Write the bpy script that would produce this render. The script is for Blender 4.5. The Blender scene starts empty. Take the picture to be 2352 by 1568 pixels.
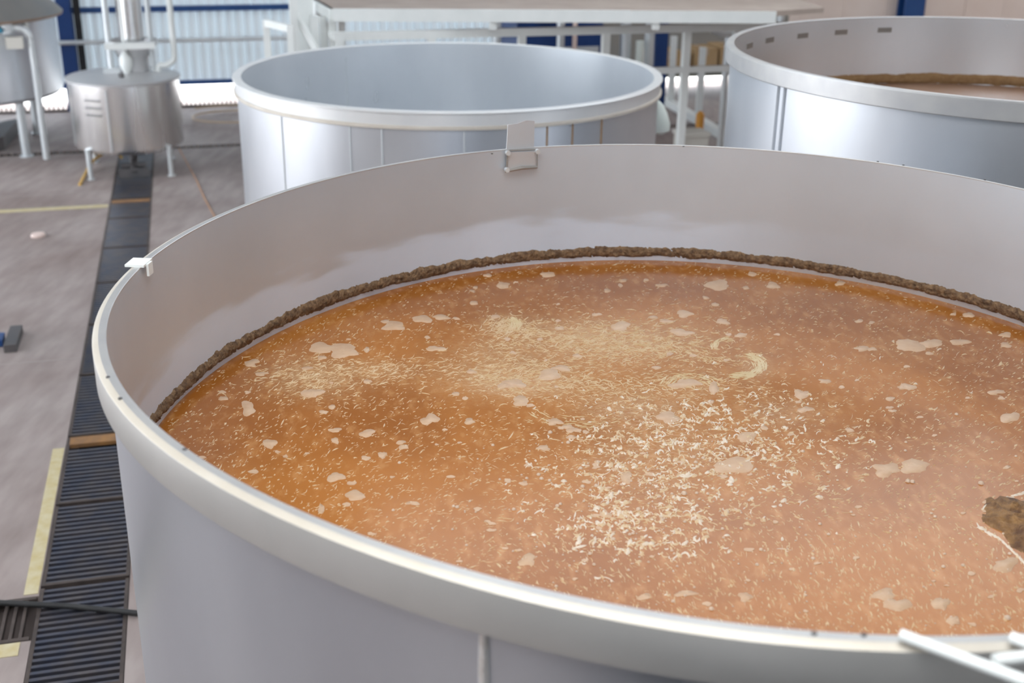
import bpy, math, random
import numpy as np
from mathutils import Vector
random.seed(7); rng = np.random.default_rng(11)
S = bpy.context.scene; COL = S.collection
# ------------------------------------------------------------------ camera
W, HH, F = 2352, 1568, 2760.0
CZ = 3.32; PITCH = math.radians(21.75); ROLL = math.radians(0.7)
cp, sp = math.cos(PITCH), math.sin(PITCH)
_f = np.array([0, cp, -sp]); _r = np.array([1., 0, 0]); _u = np.cross(_r, _f)
c_, s_ = math.cos(ROLL), math.sin(ROLL)
CR = _r*c_ + _u*s_; CU = _u*c_ - _r*s_; CF = _f
cam_d = bpy.data.cameras.new('camera'); cam = bpy.data.objects.new('camera', cam_d); COL.objects.link(cam)
from mathutils import Matrix
cam.matrix_world = Matrix(((CR[0], CU[0], -CF[0], 0), (CR[1], CU[1], -CF[1], 0), (CR[2], CU[2], -CF[2], CZ), (0, 0, 0, 1)))
cam_d.sensor_width = 36.0; cam_d.lens = F/W*36.0
cam_d.dof.use_dof = True; cam_d.dof.focus_distance = 3.45; cam_d.dof.aperture_fstop = 3.0
cam_d.clip_start = 0.05
S.camera = cam
# ------------------------------------------------------------------ world, sun, exposure
world = bpy.data.worlds.new('world'); S.world = world; world.use_nodes = True
bg = world.node_tree.nodes['Background']
bg.inputs[0].default_value = (0.87, 0.93, 1.0, 1); bg.inputs[1].default_value = 4.4
sun_d = bpy.data.lights.new('sun', 'SUN'); sun_d.energy = 5.0; sun_d.angle = math.radians(3); sun_d.color = (1, .96, .9)
sun = bpy.data.objects.new('sun', sun_d); COL.objects.link(sun)
sun.rotation_euler = Vector((0.30, -0.45, -1.0)).to_track_quat('-Z', 'Y').to_euler(); sun.location = (0, 30, 20)
S.view_settings.view_transform = 'Standard'; S.view_settings.look = 'None'; S.view_settings.gamma = 1
S.view_settings.exposure = 0.3
SKYLIGHT = 2.9
# ------------------------------------------------------------------ hall axes: a runs along the back wall, b away from the camera
AU = np.array([.966, .2585, 0]); AV = np.array([-.2585, .966, 0])
def H(a, b, z=0.): return AU*a + AV*b + np.array([0, 0, z])
def pix(P):
    P = np.asarray(P, float)
    return ((P[..., 0]-W/2)/F)[..., None]*CR + ((HH/2-P[..., 1])/F)[..., None]*CU + CF
def onz(P, z):
    d = pix(P); t = (z-CZ)/d[..., 2]
    return d*t[..., None] + np.array([0, 0, CZ])
# ------------------------------------------------------------------ materials
def mat(name, col, rough=.5, metal=0., col2=None, nscale=6., ndetail=4., bump=0., bscale=40., spec=.5, stretch=None, emit=None, coat=0., rvar=0.):
    m = bpy.data.materials.new(name); m.use_nodes = True; nt = m.node_tree; N = nt.nodes; L = nt.links
    b = N['Principled BSDF']
    b.inputs['Base Color'].default_value = (*col, 1); b.inputs['Roughness'].default_value = rough; b.inputs['Metallic'].default_value = metal
    b.inputs['Specular IOR Level'].default_value = spec
    if coat: b.inputs['Coat Weight'].default_value = coat
    if emit: b.inputs['Emission Color'].default_value = (*emit[:3], 1); b.inputs['Emission Strength'].default_value = emit[3]
    tc = N.new('ShaderNodeTexCoord'); mp = N.new('ShaderNodeMapping'); L.new(tc.outputs['Object'], mp.inputs[0])
    if stretch: mp.inputs['Scale'].default_value = stretch
    n = N.new('ShaderNodeTexNoise'); n.inputs['Scale'].default_value = nscale; n.inputs['Detail'].default_value = ndetail
    L.new(mp.outputs[0], n.inputs['Vector'])
    if col2:
        r = N.new('ShaderNodeValToRGB'); r.color_ramp.elements[0].position = .32; r.color_ramp.elements[1].position = .68
        r.color_ramp.elements[0].color = (*col, 1); r.color_ramp.elements[1].color = (*col2, 1)
        L.new(n.outputs['Fac'], r.inputs[0]); L.new(r.outputs[0], b.inputs['Base Color'])
    if rvar:
        mr = N.new('ShaderNodeMapRange'); mr.inputs['To Min'].default_value = rough-rvar; mr.inputs['To Max'].default_value = rough+rvar
        L.new(n.outputs['Fac'], mr.inputs[0]); L.new(mr.outputs[0], b.inputs['Roughness'])
    if bump:
        n2 = N.new('ShaderNodeTexNoise'); n2.inputs['Scale'].default_value = bscale; n2.inputs['Detail'].default_value = 3
        L.new(mp.outputs[0], n2.inputs['Vector'])
        bp = N.new('ShaderNodeBump'); bp.inputs['Strength'].default_value = bump; bp.inputs['Distance'].default_value = .01
        L.new(n2.outputs['Fac'], bp.inputs['Height']); L.new(bp.outputs[0], b.inputs['Normal'])
    return m
M = {}
M['steel'] = mat('brushed_stainless', (.62, .65, .69), .36, .8, (.70, .725, .76), 3, 5, .02, 60, stretch=(1, 1, .35), rvar=.06)
M['steel_matte'] = mat('matte_stainless', (.60, .60, .61), .5, .7, (.68, .68, .68), 2.5, 5, .02, 60, rvar=.05)
M['steel_rim'] = mat('rim_stainless', (.54, .54, .545), .42, .6, (.62, .615, .60), 8, 4, .03, 90)
M['steel_bright'] = mat('polished_stainless', (.80, .80, .80), .26, .92, (.88, .87, .86), 2, 3, stretch=(6, 6, .3), rvar=.05)
M['rim_edge'] = mat('ground_rim_edge', (.60, .54, .45), .45, .3, (.66, .61, .53), 7)
M['rim_pale'] = mat('pale_rim', (.80, .81, .81), .4, .35, (.86, .86, .85), 6)
M['bead'] = mat('beige_bead', (.66, .60, .52), .5, .2, (.74, .69, .61), 8)
M['steel_in'] = mat('inner_stainless', (.76, .79, .82), .30, .75, (.83, .86, .89), 2.2, 5, .02, 50, stretch=(1, 1, .5), rvar=.08)
M['weld'] = mat('weld_bead', (.82, .81, .80), .35, .6, (.70, .66, .62), 40, 3, .3, 120)
M['white'] = mat('white_paint', (.86, .88, .86), .45, 0, (.80, .83, .81), 5)
M['pale_metal'] = mat('galvanised', (.66, .70, .72), .4, .5, (.74, .77, .78), 5)
M['concrete'] = None
M['blue'] = mat('blue_paint', (.012, .06, .22), .4, 0, (.018, .085, .27), 3)
M['blue_deep'] = mat('deep_blue_paint', (.006, .035, .15), .45, 0, (.01, .05, .19), 3)
M['black'] = mat('black_rubber', (.02, .02, .022), .5, 0, (.035, .035, .035), 10)
M['iron'] = mat('worn_grating_iron', (.10, .11, .15), .38, .6, (.16, .145, .15), 9, 4, .1, 60)
M['iron_brown'] = mat('rusty_edge_iron', (.11, .085, .075), .6, .3, (.07, .055, .05), 12)
M['orange_iron'] = mat('orange_worn_paint', (.36, .18, .06), .6, 0, (.22, .12, .06), 14)
M['yellow'] = mat('yellow_floor_paint', (.55, .45, .22), .6, 0, (.64, .57, .38), 14, 5)
M['pit'] = mat('drain_pit', (.012, .012, .014), .8)
M['deck'] = mat('brown_deck', (.44, .36, .31), .7, 0, (.52, .44, .38), 3)
M['beige_wall'] = mat('pinkish_plaster', (.80, .68, .61), .8, 0, (.86, .76, .70), 1.2, 3)
M['roof'] = mat('roof_sheet', (.45, .46, .46), .6, 0, (.5, .5, .5), 2)
M['card'] = mat('cardboard', (.45, .30, .15), .8, 0, (.52, .36, .20), 4)
M['residue'] = mat('dried_mash', (.095, .05, .026), .85, 0, (.27, .165, .085), 60, 5, .9, 110)
M['residue_pale'] = mat('dried_mash_pale', (.30, .17, .075), .85, 0, (.40, .25, .12), 30, 5, .6, 80)
M['clump'] = mat('wet_mash_clump', (.10, .04, .012), .55, 0, (.32, .17, .06), 40, 5, .8, 90)
M['foam'] = mat('foam', (.58, .38, .19), .45, 0, (.66, .49, .30), 30)
M['foam_white'] = mat('foam_white', (.70, .58, .45), .4, 0, (.78, .67, .55), 30)
M['foam_tan'] = mat('foam_tan', (.60, .41, .23), .42, 0, (.66, .50, .32), 60)
M['film'] = mat('foam_film', (.54, .34, .205), .45, 0, (.60, .41, .265), 40, 4, .1, 120)
M['hose'] = mat('tan_hose', (.52, .40, .29), .6)
M['yellow_hose'] = mat('yellow_hose', (.72, .45, .12), .5)
M['orange_cord'] = mat('orange_cord', (.55, .30, .16), .6)
M['grey_dark'] = mat('dark_steel', (.10, .10, .105), .55, .3, (.14, .13, .13), 4)
M['grey_lid'] = mat('dull_lid', (.30, .30, .29), .5, .4, (.36, .33, .30), 3)
M['copper_edge'] = mat('brown_lid_edge', (.36, .26, .20), .55, .3, (.42, .31, .24), 6)
M['teal'] = mat('teal_valve', (.05, .28, .42), .4)
M['sack'] = mat('pale_sack', (.70, .76, .70), .8, 0, (.76, .80, .76), 8)
M['skin_pale'] = mat('pale_plastic', (.66, .64, .58), .6)
M['orange'] = mat('orange_plastic', (.75, .35, .06), .5)
M['pink'] = mat('pale_pink_plastic', (.78, .62, .56), .6)
M['dirtgreen'] = mat('dull_machine_green', (.16, .18, .16), .6, 0, (.2, .2, .17), 3)
M['ground'] = mat('bright_yard', (.8, .79, .76), .9)

def concrete():
    m = bpy.data.materials.new('pinkish_concrete'); m.use_nodes = True; nt = m.node_tree; N = nt.nodes; L = nt.links; b = N['Principled BSDF']
    tc = N.new('ShaderNodeTexCoord')
    def noise(sc, det, vec=None):
        n = N.new('ShaderNodeTexNoise'); n.inputs['Scale'].default_value = sc; n.inputs['Detail'].default_value = det; L.new(vec or tc.outputs['Object'], n.inputs['Vector']); return n.outputs['Fac']
    def ramp(fac, els):
        r = N.new('ShaderNodeValToRGB')
        while len(r.color_ramp.elements) < len(els): r.color_ramp.elements.new(.5)
        for e, (p, c) in zip(r.color_ramp.elements, els): e.position = p; e.color = (*c, 1)
        L.new(fac, r.inputs[0]); return r.outputs[0]
    big = ramp(noise(.9, 5), [(.3, (.28, .218, .20)), (.5, (.365, .305, .285)), (.72, (.44, .385, .36))])
    mp = N.new('ShaderNodeMapping'); mp.inputs['Rotation'].default_value = (0, 0, -.26); mp.inputs['Scale'].default_value = (7, 1.6, 1); L.new(tc.outputs['Object'], mp.inputs[0])
    streak = ramp(noise(1.4, 5, mp.outputs[0]), [(.3, (.74, .71, .71)), (.65, (1.06, 1.06, 1.06))])
    mx = N.new('ShaderNodeMix'); mx.data_type = 'RGBA'; mx.blend_type = 'MULTIPLY'; mx.inputs[0].default_value = .75
    L.new(big, mx.inputs[6]); L.new(streak, mx.inputs[7]); L.new(mx.outputs[2], b.inputs['Base Color'])
    b.inputs['Roughness'].default_value = .62; b.inputs['Specular IOR Level'].default_value = .35
    return m
M['concrete'] = concrete()

def corrugated_mat():
    m = bpy.data.materials.new('translucent_sheet'); m.use_nodes = True; nt = m.node_tree; N = nt.nodes; L = nt.links
    b = N['Principled BSDF']; b.inputs['Base Color'].default_value = (.74, .80, .84, 1); b.inputs['Roughness'].default_value = .4
    t = N.new('ShaderNodeBsdfTranslucent'); t.inputs[0].default_value = (.74, .82, .87, 1)
    mx = N.new('ShaderNodeMixShader'); mx.inputs[0].default_value = .06
    L.new(b.outputs[0], mx.inputs[1]); L.new(t.outputs[0], mx.inputs[2]); L.new(mx.outputs[0], N['Material Output'].inputs[0])
    return m
M['sheet'] = corrugated_mat()

def emis(name, col, st):
    m = bpy.data.materials.new(name); m.use_nodes = True; nt = m.node_tree; N = nt.nodes
    b = N['Principled BSDF']; b.inputs['Base Color'].default_value = (.8, .8, .8, 1)
    b.inputs['Emission Color'].default_value = (*col, 1); b.inputs['Emission Strength'].default_value = st
    return m
M['skylight'] = emis('roof_light_panel', (.86, .93, 1.0), SKYLIGHT); M['fill_front'] = emis('roof_fill_panel_front', (.95, .98, 1.0), 4.0); M['fill_back'] = emis('roof_fill_panel_back', (.95, .98, 1.0), 2.0)  # front and bright panels are added fill light, not roof openings

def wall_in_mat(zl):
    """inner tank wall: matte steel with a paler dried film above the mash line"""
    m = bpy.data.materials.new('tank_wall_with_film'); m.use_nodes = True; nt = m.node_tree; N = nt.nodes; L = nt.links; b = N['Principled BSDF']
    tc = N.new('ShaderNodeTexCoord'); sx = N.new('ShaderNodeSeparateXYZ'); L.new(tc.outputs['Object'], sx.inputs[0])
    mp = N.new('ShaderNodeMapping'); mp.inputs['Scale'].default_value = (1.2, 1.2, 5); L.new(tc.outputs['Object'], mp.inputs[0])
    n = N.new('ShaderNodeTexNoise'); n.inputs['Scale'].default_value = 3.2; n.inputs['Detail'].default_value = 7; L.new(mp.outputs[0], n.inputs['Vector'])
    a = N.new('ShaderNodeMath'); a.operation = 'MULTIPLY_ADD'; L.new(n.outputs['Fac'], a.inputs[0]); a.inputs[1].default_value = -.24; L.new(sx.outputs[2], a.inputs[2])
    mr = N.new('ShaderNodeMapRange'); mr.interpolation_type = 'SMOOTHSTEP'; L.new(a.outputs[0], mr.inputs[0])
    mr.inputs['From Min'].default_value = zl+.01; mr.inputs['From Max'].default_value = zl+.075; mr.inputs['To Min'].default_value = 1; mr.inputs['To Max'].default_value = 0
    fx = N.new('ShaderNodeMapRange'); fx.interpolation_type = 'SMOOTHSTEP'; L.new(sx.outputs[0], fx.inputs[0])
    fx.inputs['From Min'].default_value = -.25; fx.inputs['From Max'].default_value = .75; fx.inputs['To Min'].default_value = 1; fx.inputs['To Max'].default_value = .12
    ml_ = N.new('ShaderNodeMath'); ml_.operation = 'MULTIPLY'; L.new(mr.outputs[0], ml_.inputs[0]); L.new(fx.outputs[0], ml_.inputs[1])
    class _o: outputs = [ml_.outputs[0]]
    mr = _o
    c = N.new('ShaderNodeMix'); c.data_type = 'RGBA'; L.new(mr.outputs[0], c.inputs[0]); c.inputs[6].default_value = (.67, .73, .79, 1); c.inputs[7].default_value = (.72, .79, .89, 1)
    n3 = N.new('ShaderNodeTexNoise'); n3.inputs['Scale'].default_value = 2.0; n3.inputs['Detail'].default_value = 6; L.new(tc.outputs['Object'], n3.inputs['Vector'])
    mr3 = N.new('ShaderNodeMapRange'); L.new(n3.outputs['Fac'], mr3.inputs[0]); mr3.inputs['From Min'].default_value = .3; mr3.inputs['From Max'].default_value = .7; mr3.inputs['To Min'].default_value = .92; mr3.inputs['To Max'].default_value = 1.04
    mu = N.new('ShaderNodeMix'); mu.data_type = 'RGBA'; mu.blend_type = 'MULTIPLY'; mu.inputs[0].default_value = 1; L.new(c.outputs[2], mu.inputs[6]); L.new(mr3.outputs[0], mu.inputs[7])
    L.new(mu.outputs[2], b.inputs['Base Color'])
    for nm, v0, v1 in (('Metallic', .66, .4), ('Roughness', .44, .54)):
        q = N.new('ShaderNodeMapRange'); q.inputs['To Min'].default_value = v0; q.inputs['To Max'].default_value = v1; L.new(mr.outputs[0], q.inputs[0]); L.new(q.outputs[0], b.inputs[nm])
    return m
# ------------------------------------------------------------------ mesh helpers
class MB:
    def __init__(s): s.v = []; s.f = []; s.smooth = False
    def add(s, vs, fs):
        o = len(s.v); s.v += [tuple(map(float, p)) for p in vs]; s.f += [tuple(i+o for i in q) for q in fs]
    def prism(s, base, z0, z1):
        n = len(base)
        s.add([(x, y, z0) for x, y in base]+[(x, y, z1) for x, y in base],
              [tuple(range(n))[::-1], tuple(range(n, 2*n))]+[(i, (i+1) % n, n+(i+1) % n, n+i) for i in range(n)])
    def hbox(s, a0, a1, b0, b1, z0, z1):
        s.prism([tuple(H(a, b)[:2]) for a, b in ((a0, b0), (a1, b0), (a1, b1), (a0, b1))], z0, z1)
    def beam(s, P, Q, w, h, up=(0, 0, 1)):
        P = np.array(P, float); Q = np.array(Q, float); d = Q-P; d /= np.linalg.norm(d); up = np.array(up, float)
        x = np.cross(d, up); x /= np.linalg.norm(x); y = np.cross(x, d)
        vs = [C+x*sx*w/2+y*sy*h/2 for C in (P, Q) for sx, sy in ((-1, -1), (1, -1), (1, 1), (-1, 1))]
        s.add(vs, [(3, 2, 1, 0), (4, 5, 6, 7), (0, 1, 5, 4), (1, 2, 6, 5), (2, 3, 7, 6), (3, 0, 4, 7)])
    def tube(s, path, r, n=12, closed=False):
        P = [np.array(p, float) for p in path]; rr = r if hasattr(r, '__len__') else [r]*len(P)
        rings = []; prev = None
        for i, p in enumerate(P):
            t = (P[(i+1) % len(P)] if closed or i < len(P)-1 else p)-(P[i-1] if closed or i > 0 else p); t /= np.linalg.norm(t)
            if prev is None:
                ref = np.array([0, 0, 1.]) if abs(t[2]) < .9 else np.array([1., 0, 0]); x = np.cross(t, ref)
            else: x = prev-t*np.dot(prev, t)
            x /= np.linalg.norm(x); prev = x; y = np.cross(t, x)
            rings.append([p+rr[i]*(x*math.cos(k*2*math.pi/n)+y*math.sin(k*2*math.pi/n)) for k in range(n)])
        vs = [q for R in rings for q in R]; m = len(P); fs = []
        for i in range(m if closed else m-1):
            j = (i+1) % m
            fs += [(i*n+k, i*n+(k+1) % n, j*n+(k+1) % n, j*n+k) for k in range(n)]
        if not closed: fs += [tuple(range(n))[::-1], tuple((m-1)*n+k for k in range(n))]
        s.add(vs, fs); s.smooth = True
    def lathe(s, prof, ctr, n=64, shape=None, caps=(False, False)):
        """prof: list of (r, z); shape(angle, r) -> r"""
        vs = []; fs = []
        for r, z in prof:
            for k in range(n):
                a = 2*math.pi*k/n; q = shape(a, r) if shape else r
                vs.append((ctr[0]+q*math.cos(a), ctr[1]+q*math.sin(a), z))
        m = len(prof)
        for i in range(m-1): fs += [(i*n+k, i*n+(k+1) % n, (i+1)*n+(k+1) % n, (i+1)*n+k) for k in range(n)]
        if caps[0]: fs.append(tuple(range(n))[::-1])
        if caps[1]: fs.append(tuple((m-1)*n+k for k in range(n)))
        s.add(vs, fs); s.smooth = True
    def build(s, name, m, parent=None, smooth=None, sharp=35, origin=None):
        me = bpy.data.meshes.new(name); v = np.array(s.v)
        if parent is not None: off = np.array(parent.location)
        elif origin is not None: off = np.array(origin, float)
        else: off = np.array([*(v[:, :2].min(0)+v[:, :2].max(0))/2, v[:, 2].min()])
        me.from_pydata((v-off).tolist(), [], s.f); me.update()
        if smooth if smooth is not None else s.smooth:
            me.polygons.foreach_set('use_smooth', [True]*len(me.polygons)); me.set_sharp_from_angle(angle=math.radians(sharp))
        me.materials.append(m); o = bpy.data.objects.new(name, me); COL.objects.link(o)
        if parent is not None: o.parent = parent
        else: o.location = off
        return o
def sub(o, parent):
    """make o (built in the frame of parent's parent) a child of a mesh part"""
    o.parent = parent; return o
def thing(name, label, cat, loc, group=None):
    o = bpy.data.objects.new(name, None); o.empty_display_size = .1; COL.objects.link(o); o.location = tuple(map(float, loc))
    return tag(o, label, cat, group)
def tag(o, label, cat, group=None, kind=None):
    o['label'] = label; o['category'] = cat
    if group: o['group'] = group
    if kind: o['kind'] = kind
    return o
def struct(o): o['kind'] = 'structure'; return o
# ------------------------------------------------------------------ floor, pits, markings
fl = MB()
CA0, CA1 = -.92, -.50
for a0, a1, b0, b1 in ((CA1, 15, -5, 15.13), (CA1, 15, 15.3, 18.6), (-15, CA0, -5, 4.98), (-15, CA0, 5.35, 15.13), (-15, CA0, 15.3, 18.6), (CA0, CA1, -5, 3.6), (CA0, CA1, 15.3, 18.6)):
    fl.hbox(a0, a1, b0, b1, -.3, 0)
struct(fl.build('floor', M['concrete'], origin=(0, 0, 0)))
pt = MB(); pt.hbox(CA0, CA1, 3.6, 15.3, -.34, -.30); pt.hbox(-15, CA0, 4.98, 5.35, -.34, -.30); pt.hbox(-15, 15, 15.13, 15.3, -.34, -.30)
struct(pt.build('floor_pit', M['pit'], origin=(0, 0, 0)))
yd = MB(); yd.hbox(-30, 40, 18.62, 60, -.12, -.02)
struct(yd.build('ground', M['ground'], origin=(0, 0, 0)))
i = 0
for a0, a1, b0, b1 in ((-.992, -.926, 5.37, 6.97), (-5.5, -.93, 12.55, 12.66), (-3.2, -.965, 4.875, 4.975)):
    q = MB(); q.hbox(a0, a1, b0, b1, 0, .003); struct(q.build('floor_marking', M['yellow']))
jt = MB()
for a0, a1, b0, b1 in ((-6, -.93, 8.42, 8.435), (-.49, 6, 11.3, 11.315), (-6, -.93, 13.2, 13.215), (-2.5, -2.485, 5.4, 15)): jt.hbox(a0, a1, b0, b1, 0, .0015)
struct(jt.build('floor_joint', mat('joint_filler', (.40, .35, .33), .8)))
# ------------------------------------------------------------------ drain grates
def bars(a0, a1, b0, b1, along, pitch, w, z0=-.03, z1=0.0):
    m = MB()
    if along == 'a':
        n = int(round((b1-b0)/pitch))
        for k in range(n):
            b = b0+(k+.5)*(b1-b0)/n; m.hbox(a0, a1, b-w/2, b+w/2, z0, z1)
    else:
        n = int(round((a1-a0)/pitch))
        for k in range(n):
            a = a0+(k+.5)*(a1-a0)/n; m.hbox(a-w/2, a+w/2, b0, b1, z0, z1)
    return m
ordn = ['first', 'second', 'third', 'fourth', 'fifth', 'sixth', 'seventh', 'eighth', 'ninth', 'tenth', 'eleventh']
edges = [3.62, 4.55, 5.42, 6.25, 7.12, 8.1, 9.1, 10.1, 11.1, 12.1, 12.85, 14.0, 15.12]
stripe = {3: 7.00, 9: 12.70}
for k in range(len(edges)-1):
    b0, b1 = edges[k]+.012, edges[k+1]-.012
    lab = 'black slatted steel drain grate, %s panel of the long channel counting from the bottom edge' % (ordn[k] if k < 11 else 'farthest')
    if k in stripe: lab = 'black slatted drain grate panel with orange painted stripe, %s' % ('beside the front vat' if k == 3 else 'nearer the small kettle')
    g = thing('drain_grate', lab, 'drain grate', H((CA0+CA1)/2, (b0+b1)/2, -.03), 'grate panels along the floor channel')
    bars(CA0+.02, CA1-.02, b0, b1 if k != 3 else 6.94, 'a', .047, .021).build('bars', M['iron'], g)
    fr = MB()
    for a in (CA0+.012, CA1-.012): fr.hbox(a-.009, a+.009, b0, b1, -.03, .002)
    fr.hbox(CA0+.02, CA1-.02, b0, b0+.02, -.03, .002)
    fr.build('side_frame', M['iron_brown'], g)
    if k in stripe:
        st = MB(); st.hbox(CA0+.02, CA1-.02, stripe[k], stripe[k]+.105, -.02, .004); o = st.build('painted_stripe', M['orange_iron'], g); o['label'] = 'orange painted stripe'
sg = thing('drain_grate', 'short rust-edged drain grate branching left at the bottom left, under the black cable', 'drain grate', H(-1.4, 5.16, -.03))
bars(-2.6, CA0-.03, 5.01, 5.32, 'b', .043, .014).build('bars', M['iron_brown'], sg)
fr = MB(); fr.hbox(-2.6, CA0-.01, 4.985, 5.01, -.03, .003); fr.hbox(-2.6, CA0-.01, 5.32, 5.345, -.03, .003); fr.build('side_frame', M['iron_brown'], sg)
xg = thing('drain_grate', 'dark cross drain grate running along the floor behind the small kettle', 'drain grate', H(0, 15.2, -.03))
bars(-3.2, 2.4, 15.14, 15.29, 'b', .075, .03).build('bars', M['iron_brown'], xg)
# black cable across the grates
cb = MB(); pts = [H(-2.2, 5.56, .012), H(-1.35, 5.34, .014), H(-1.05, 5.27, .03), H(-.8, 5.19, .045), H(-.55, 5.10, .05), H(-.30, 5.02, .03)]
def spline(pts, n=8):
    P = [np.array(p, float) for p in pts]; P = [2*P[0]-P[1]]+P+[2*P[-1]-P[-2]]; out = []
    for i in range(1, len(P)-2):
        for k in range(n):
            t = k/n; out.append(.5*((2*P[i])+(-P[i-1]+P[i+1])*t+(2*P[i-1]-5*P[i]+4*P[i+1]-P[i+2])*t*t+(-P[i-1]+3*P[i]-3*P[i+1]+P[i+2])*t**3))
    return out+[P[-2]]
cb.tube(spline([onz(np.array(p, float), .02) for p in ((-90, 1380), (0, 1384), (80, 1388), (160, 1392), (240, 1400), (318, 1408))]), .014)
tag(cb.build('cable', M['black']), 'black cable lying across the grates at the bottom left, running to the big tank', 'cable')
# ------------------------------------------------------------------ the vats
R = 1.5
ZR = 2.35
MC = np.array([.3629, 1.8794])*R
CO = [-.0358, .0516, -.0313, .0044, -.0072, .0039, .0042, .0085]
def mshape(a):
    s = 1.0
    for n in range(4): s += CO[2*n]*math.cos((n+1)*a)+CO[2*n+1]*math.sin((n+1)*a)
    return s
def outf(a): return .986+.014*math.sqrt(max(0, .5+.5*math.cos(a-math.radians(-120))))
RI = .979
# the rim is 0.645 R below the camera
ZR = CZ-.645*R
ZL = CZ-(.645+.30)*R
NA = 256
vat = thing('fermentation_vat', 'huge open round steel vat in front, full of orange-brown fermenting mash', 'tank', (MC[0], MC[1], 0))
inner = MB(); inner.lathe([(RI*R+.004, .35), (RI*R+.004, ZL-.02)]+[(RI*R, ZL+(ZR-.002-ZL)*k/8) for k in range(9)], MC, NA, lambda a, r: r*mshape(a)); 
inner.lathe([(.001, .35), (RI*R+.004, .35)], MC, NA, lambda a, r: r*mshape(a))
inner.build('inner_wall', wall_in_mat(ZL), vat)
outer = MB(); outer.lathe([(.984*R-.003, .02), (.984*R-.003, ZR-.06)], MC, NA, lambda a, r: r*mshape(a)*(.15+.85*1)); outer.lathe([(.001, .02), (.984*R-.003, .02)], MC, NA, lambda a, r: r*mshape(a))
outer.build('outer_wall', mat('front_vat_stainless', (.50, .53, .58), .36, .85, (.58, .61, .655), 2.2, 5, .02, 60, stretch=(1, 1, .4), rvar=.07), vat)
rim = MB(); bz = .0535*R
def rs(a, r): return mshape(a)*(RI*R+(r-RI*R)*max(.35, (outf(a)-RI)/(1-RI)))
rim.lathe([(RI*R-.0004, ZR-.004), (RI*R-.0004, ZR-.001), (RI*R+.001, ZR), (.9905*R, ZR)], MC, NA, rs)
rim.build('rim_top', M['steel_rim'], vat, sharp=12)
rim = MB(); rim.lathe([(.9905*R, ZR), (.9985*R, ZR-.0046), (.9997*R, ZR-.0062)], MC, NA, rs)
o = rim.build('rim_edge', M['rim_edge'], vat, sharp=60); o['label'] = 'cream ground outer edge of the rim'
rim = MB(); rim.lathe([(.9997*R, ZR-.0062), (R, ZR-.0075), (R, ZR-bz), (.9995*R, ZR-bz-.003), (.986*R, ZR-bz-.006), (.982*R, ZR-bz-.006)], MC, NA, rs)
rim.build('rim_band', mat('band_steel', (.47, .465, .445), .45, .6, (.56, .55, .53), 3, 5), vat, sharp=35)
# weld seam on the near face
sa = math.atan2(onz(np.array([1100., 1470.]), ZR-.1)[1]-MC[1], onz(np.array([1100., 1470.]), ZR-.1)[0]-MC[0])
ws = MB(); rr_ = mshape(sa)*(.984*R-.003)
ws.tube([(MC[0]+(rr_+.001)*math.cos(sa), MC[1]+(rr_+.001)*math.sin(sa), z) for z in np.linspace(.05, ZR-bz-.008, 30)], [.0085+.0012*math.sin(k*2.1) for k in range(30)], 8)
ws.build('weld_seam', M['weld'], vat)
# dried mash ring above the liquid
def lump_ring(ctr, rfun, z0, z1, thick, n=900, rows=7, a0=0, a1=2*math.pi, seed=1):
    g = np.random.default_rng(seed); m = MB(); vs = []; fs = []
    top = np.zeros(n); bot = np.zeros(n)
    def sm(amp, k):
        x = g.normal(size=n); ker = np.ones(k)/k; return np.convolve(np.r_[x, x, x], ker, 'same')[n:2*n]*amp*math.sqrt(k)
    top = sm(.0022, 3)+sm(.0022, 13)+sm(.002, 60); bot = sm(.0012, 3)+sm(.0014, 15)
    for j in range(rows):
        t = j/(rows-1); prof = math.sin(math.pi*t)**.5 if 0 < t < 1 else 0
        jit = g.normal(size=n)*.0022*(1 if 0 < j < rows-1 else 0)+(sm(.0018, 5) if 0 < j < rows-1 else 0)
        for k in range(n):
            a = a0+(a1-a0)*k/n; z = z0+bot[k]+(z1+top[k]-z0-bot[k])*t; r = rfun(a)-thick*prof-jit[k]+.0015
            vs.append((ctr[0]+r*math.cos(a), ctr[1]+r*math.sin(a), z))
    for j in range(rows-1):
        for k in range(n): fs.append((j*n+k, (j+1)*n+k, (j+1)*n+(k+1) % n, j*n+(k+1) % n))
    m.add(vs, fs); return m
o = lump_ring(MC, lambda a: mshape(a)*RI*R, ZL+.014, ZL+.054, .011, 1400).build('mash_residue_ring', M['residue'], vat, smooth=True, sharp=180); o['label'] = 'dark brown crusted residue ring'
# small nicks, clip and tab on the rim
def rimpt(px, z): return onz(np.array(px, float), z)
tb = MB(); P = rimpt((336, 606), ZR)
dv = np.array([MC[0]-P[0], MC[1]-P[1], 0]); dv /= np.linalg.norm(dv); tv = np.array([-dv[1], dv[0], 0])
tb.beam(P-tv*.03-dv*.02+[0, 0, .003], P+tv*.03-dv*.02+[0, 0, .003], .05, .006); tb.beam(P+dv*.008+[0, 0, .004], P+dv*.008+[0, 0, -.028], .03, .006, up=dv)
tb.build('rim_tab', M['white'], vat)
for px in ((1984, 1458), (1870, 1455), (248, 866), (276, 915), (424, 1032), (1570, 336), (2016, 371), (2075, 379), (2262, 413), (1130, 353)):
    P = rimpt(px, ZR); nk = MB(); nk.lathe([(.0042, P[2]-.001), (.0042, P[2]+.0015), (.001, P[2]+.002)], P[:2], 10); nk.build('rim_spatter', M['grey_dark'], vat)
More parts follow.
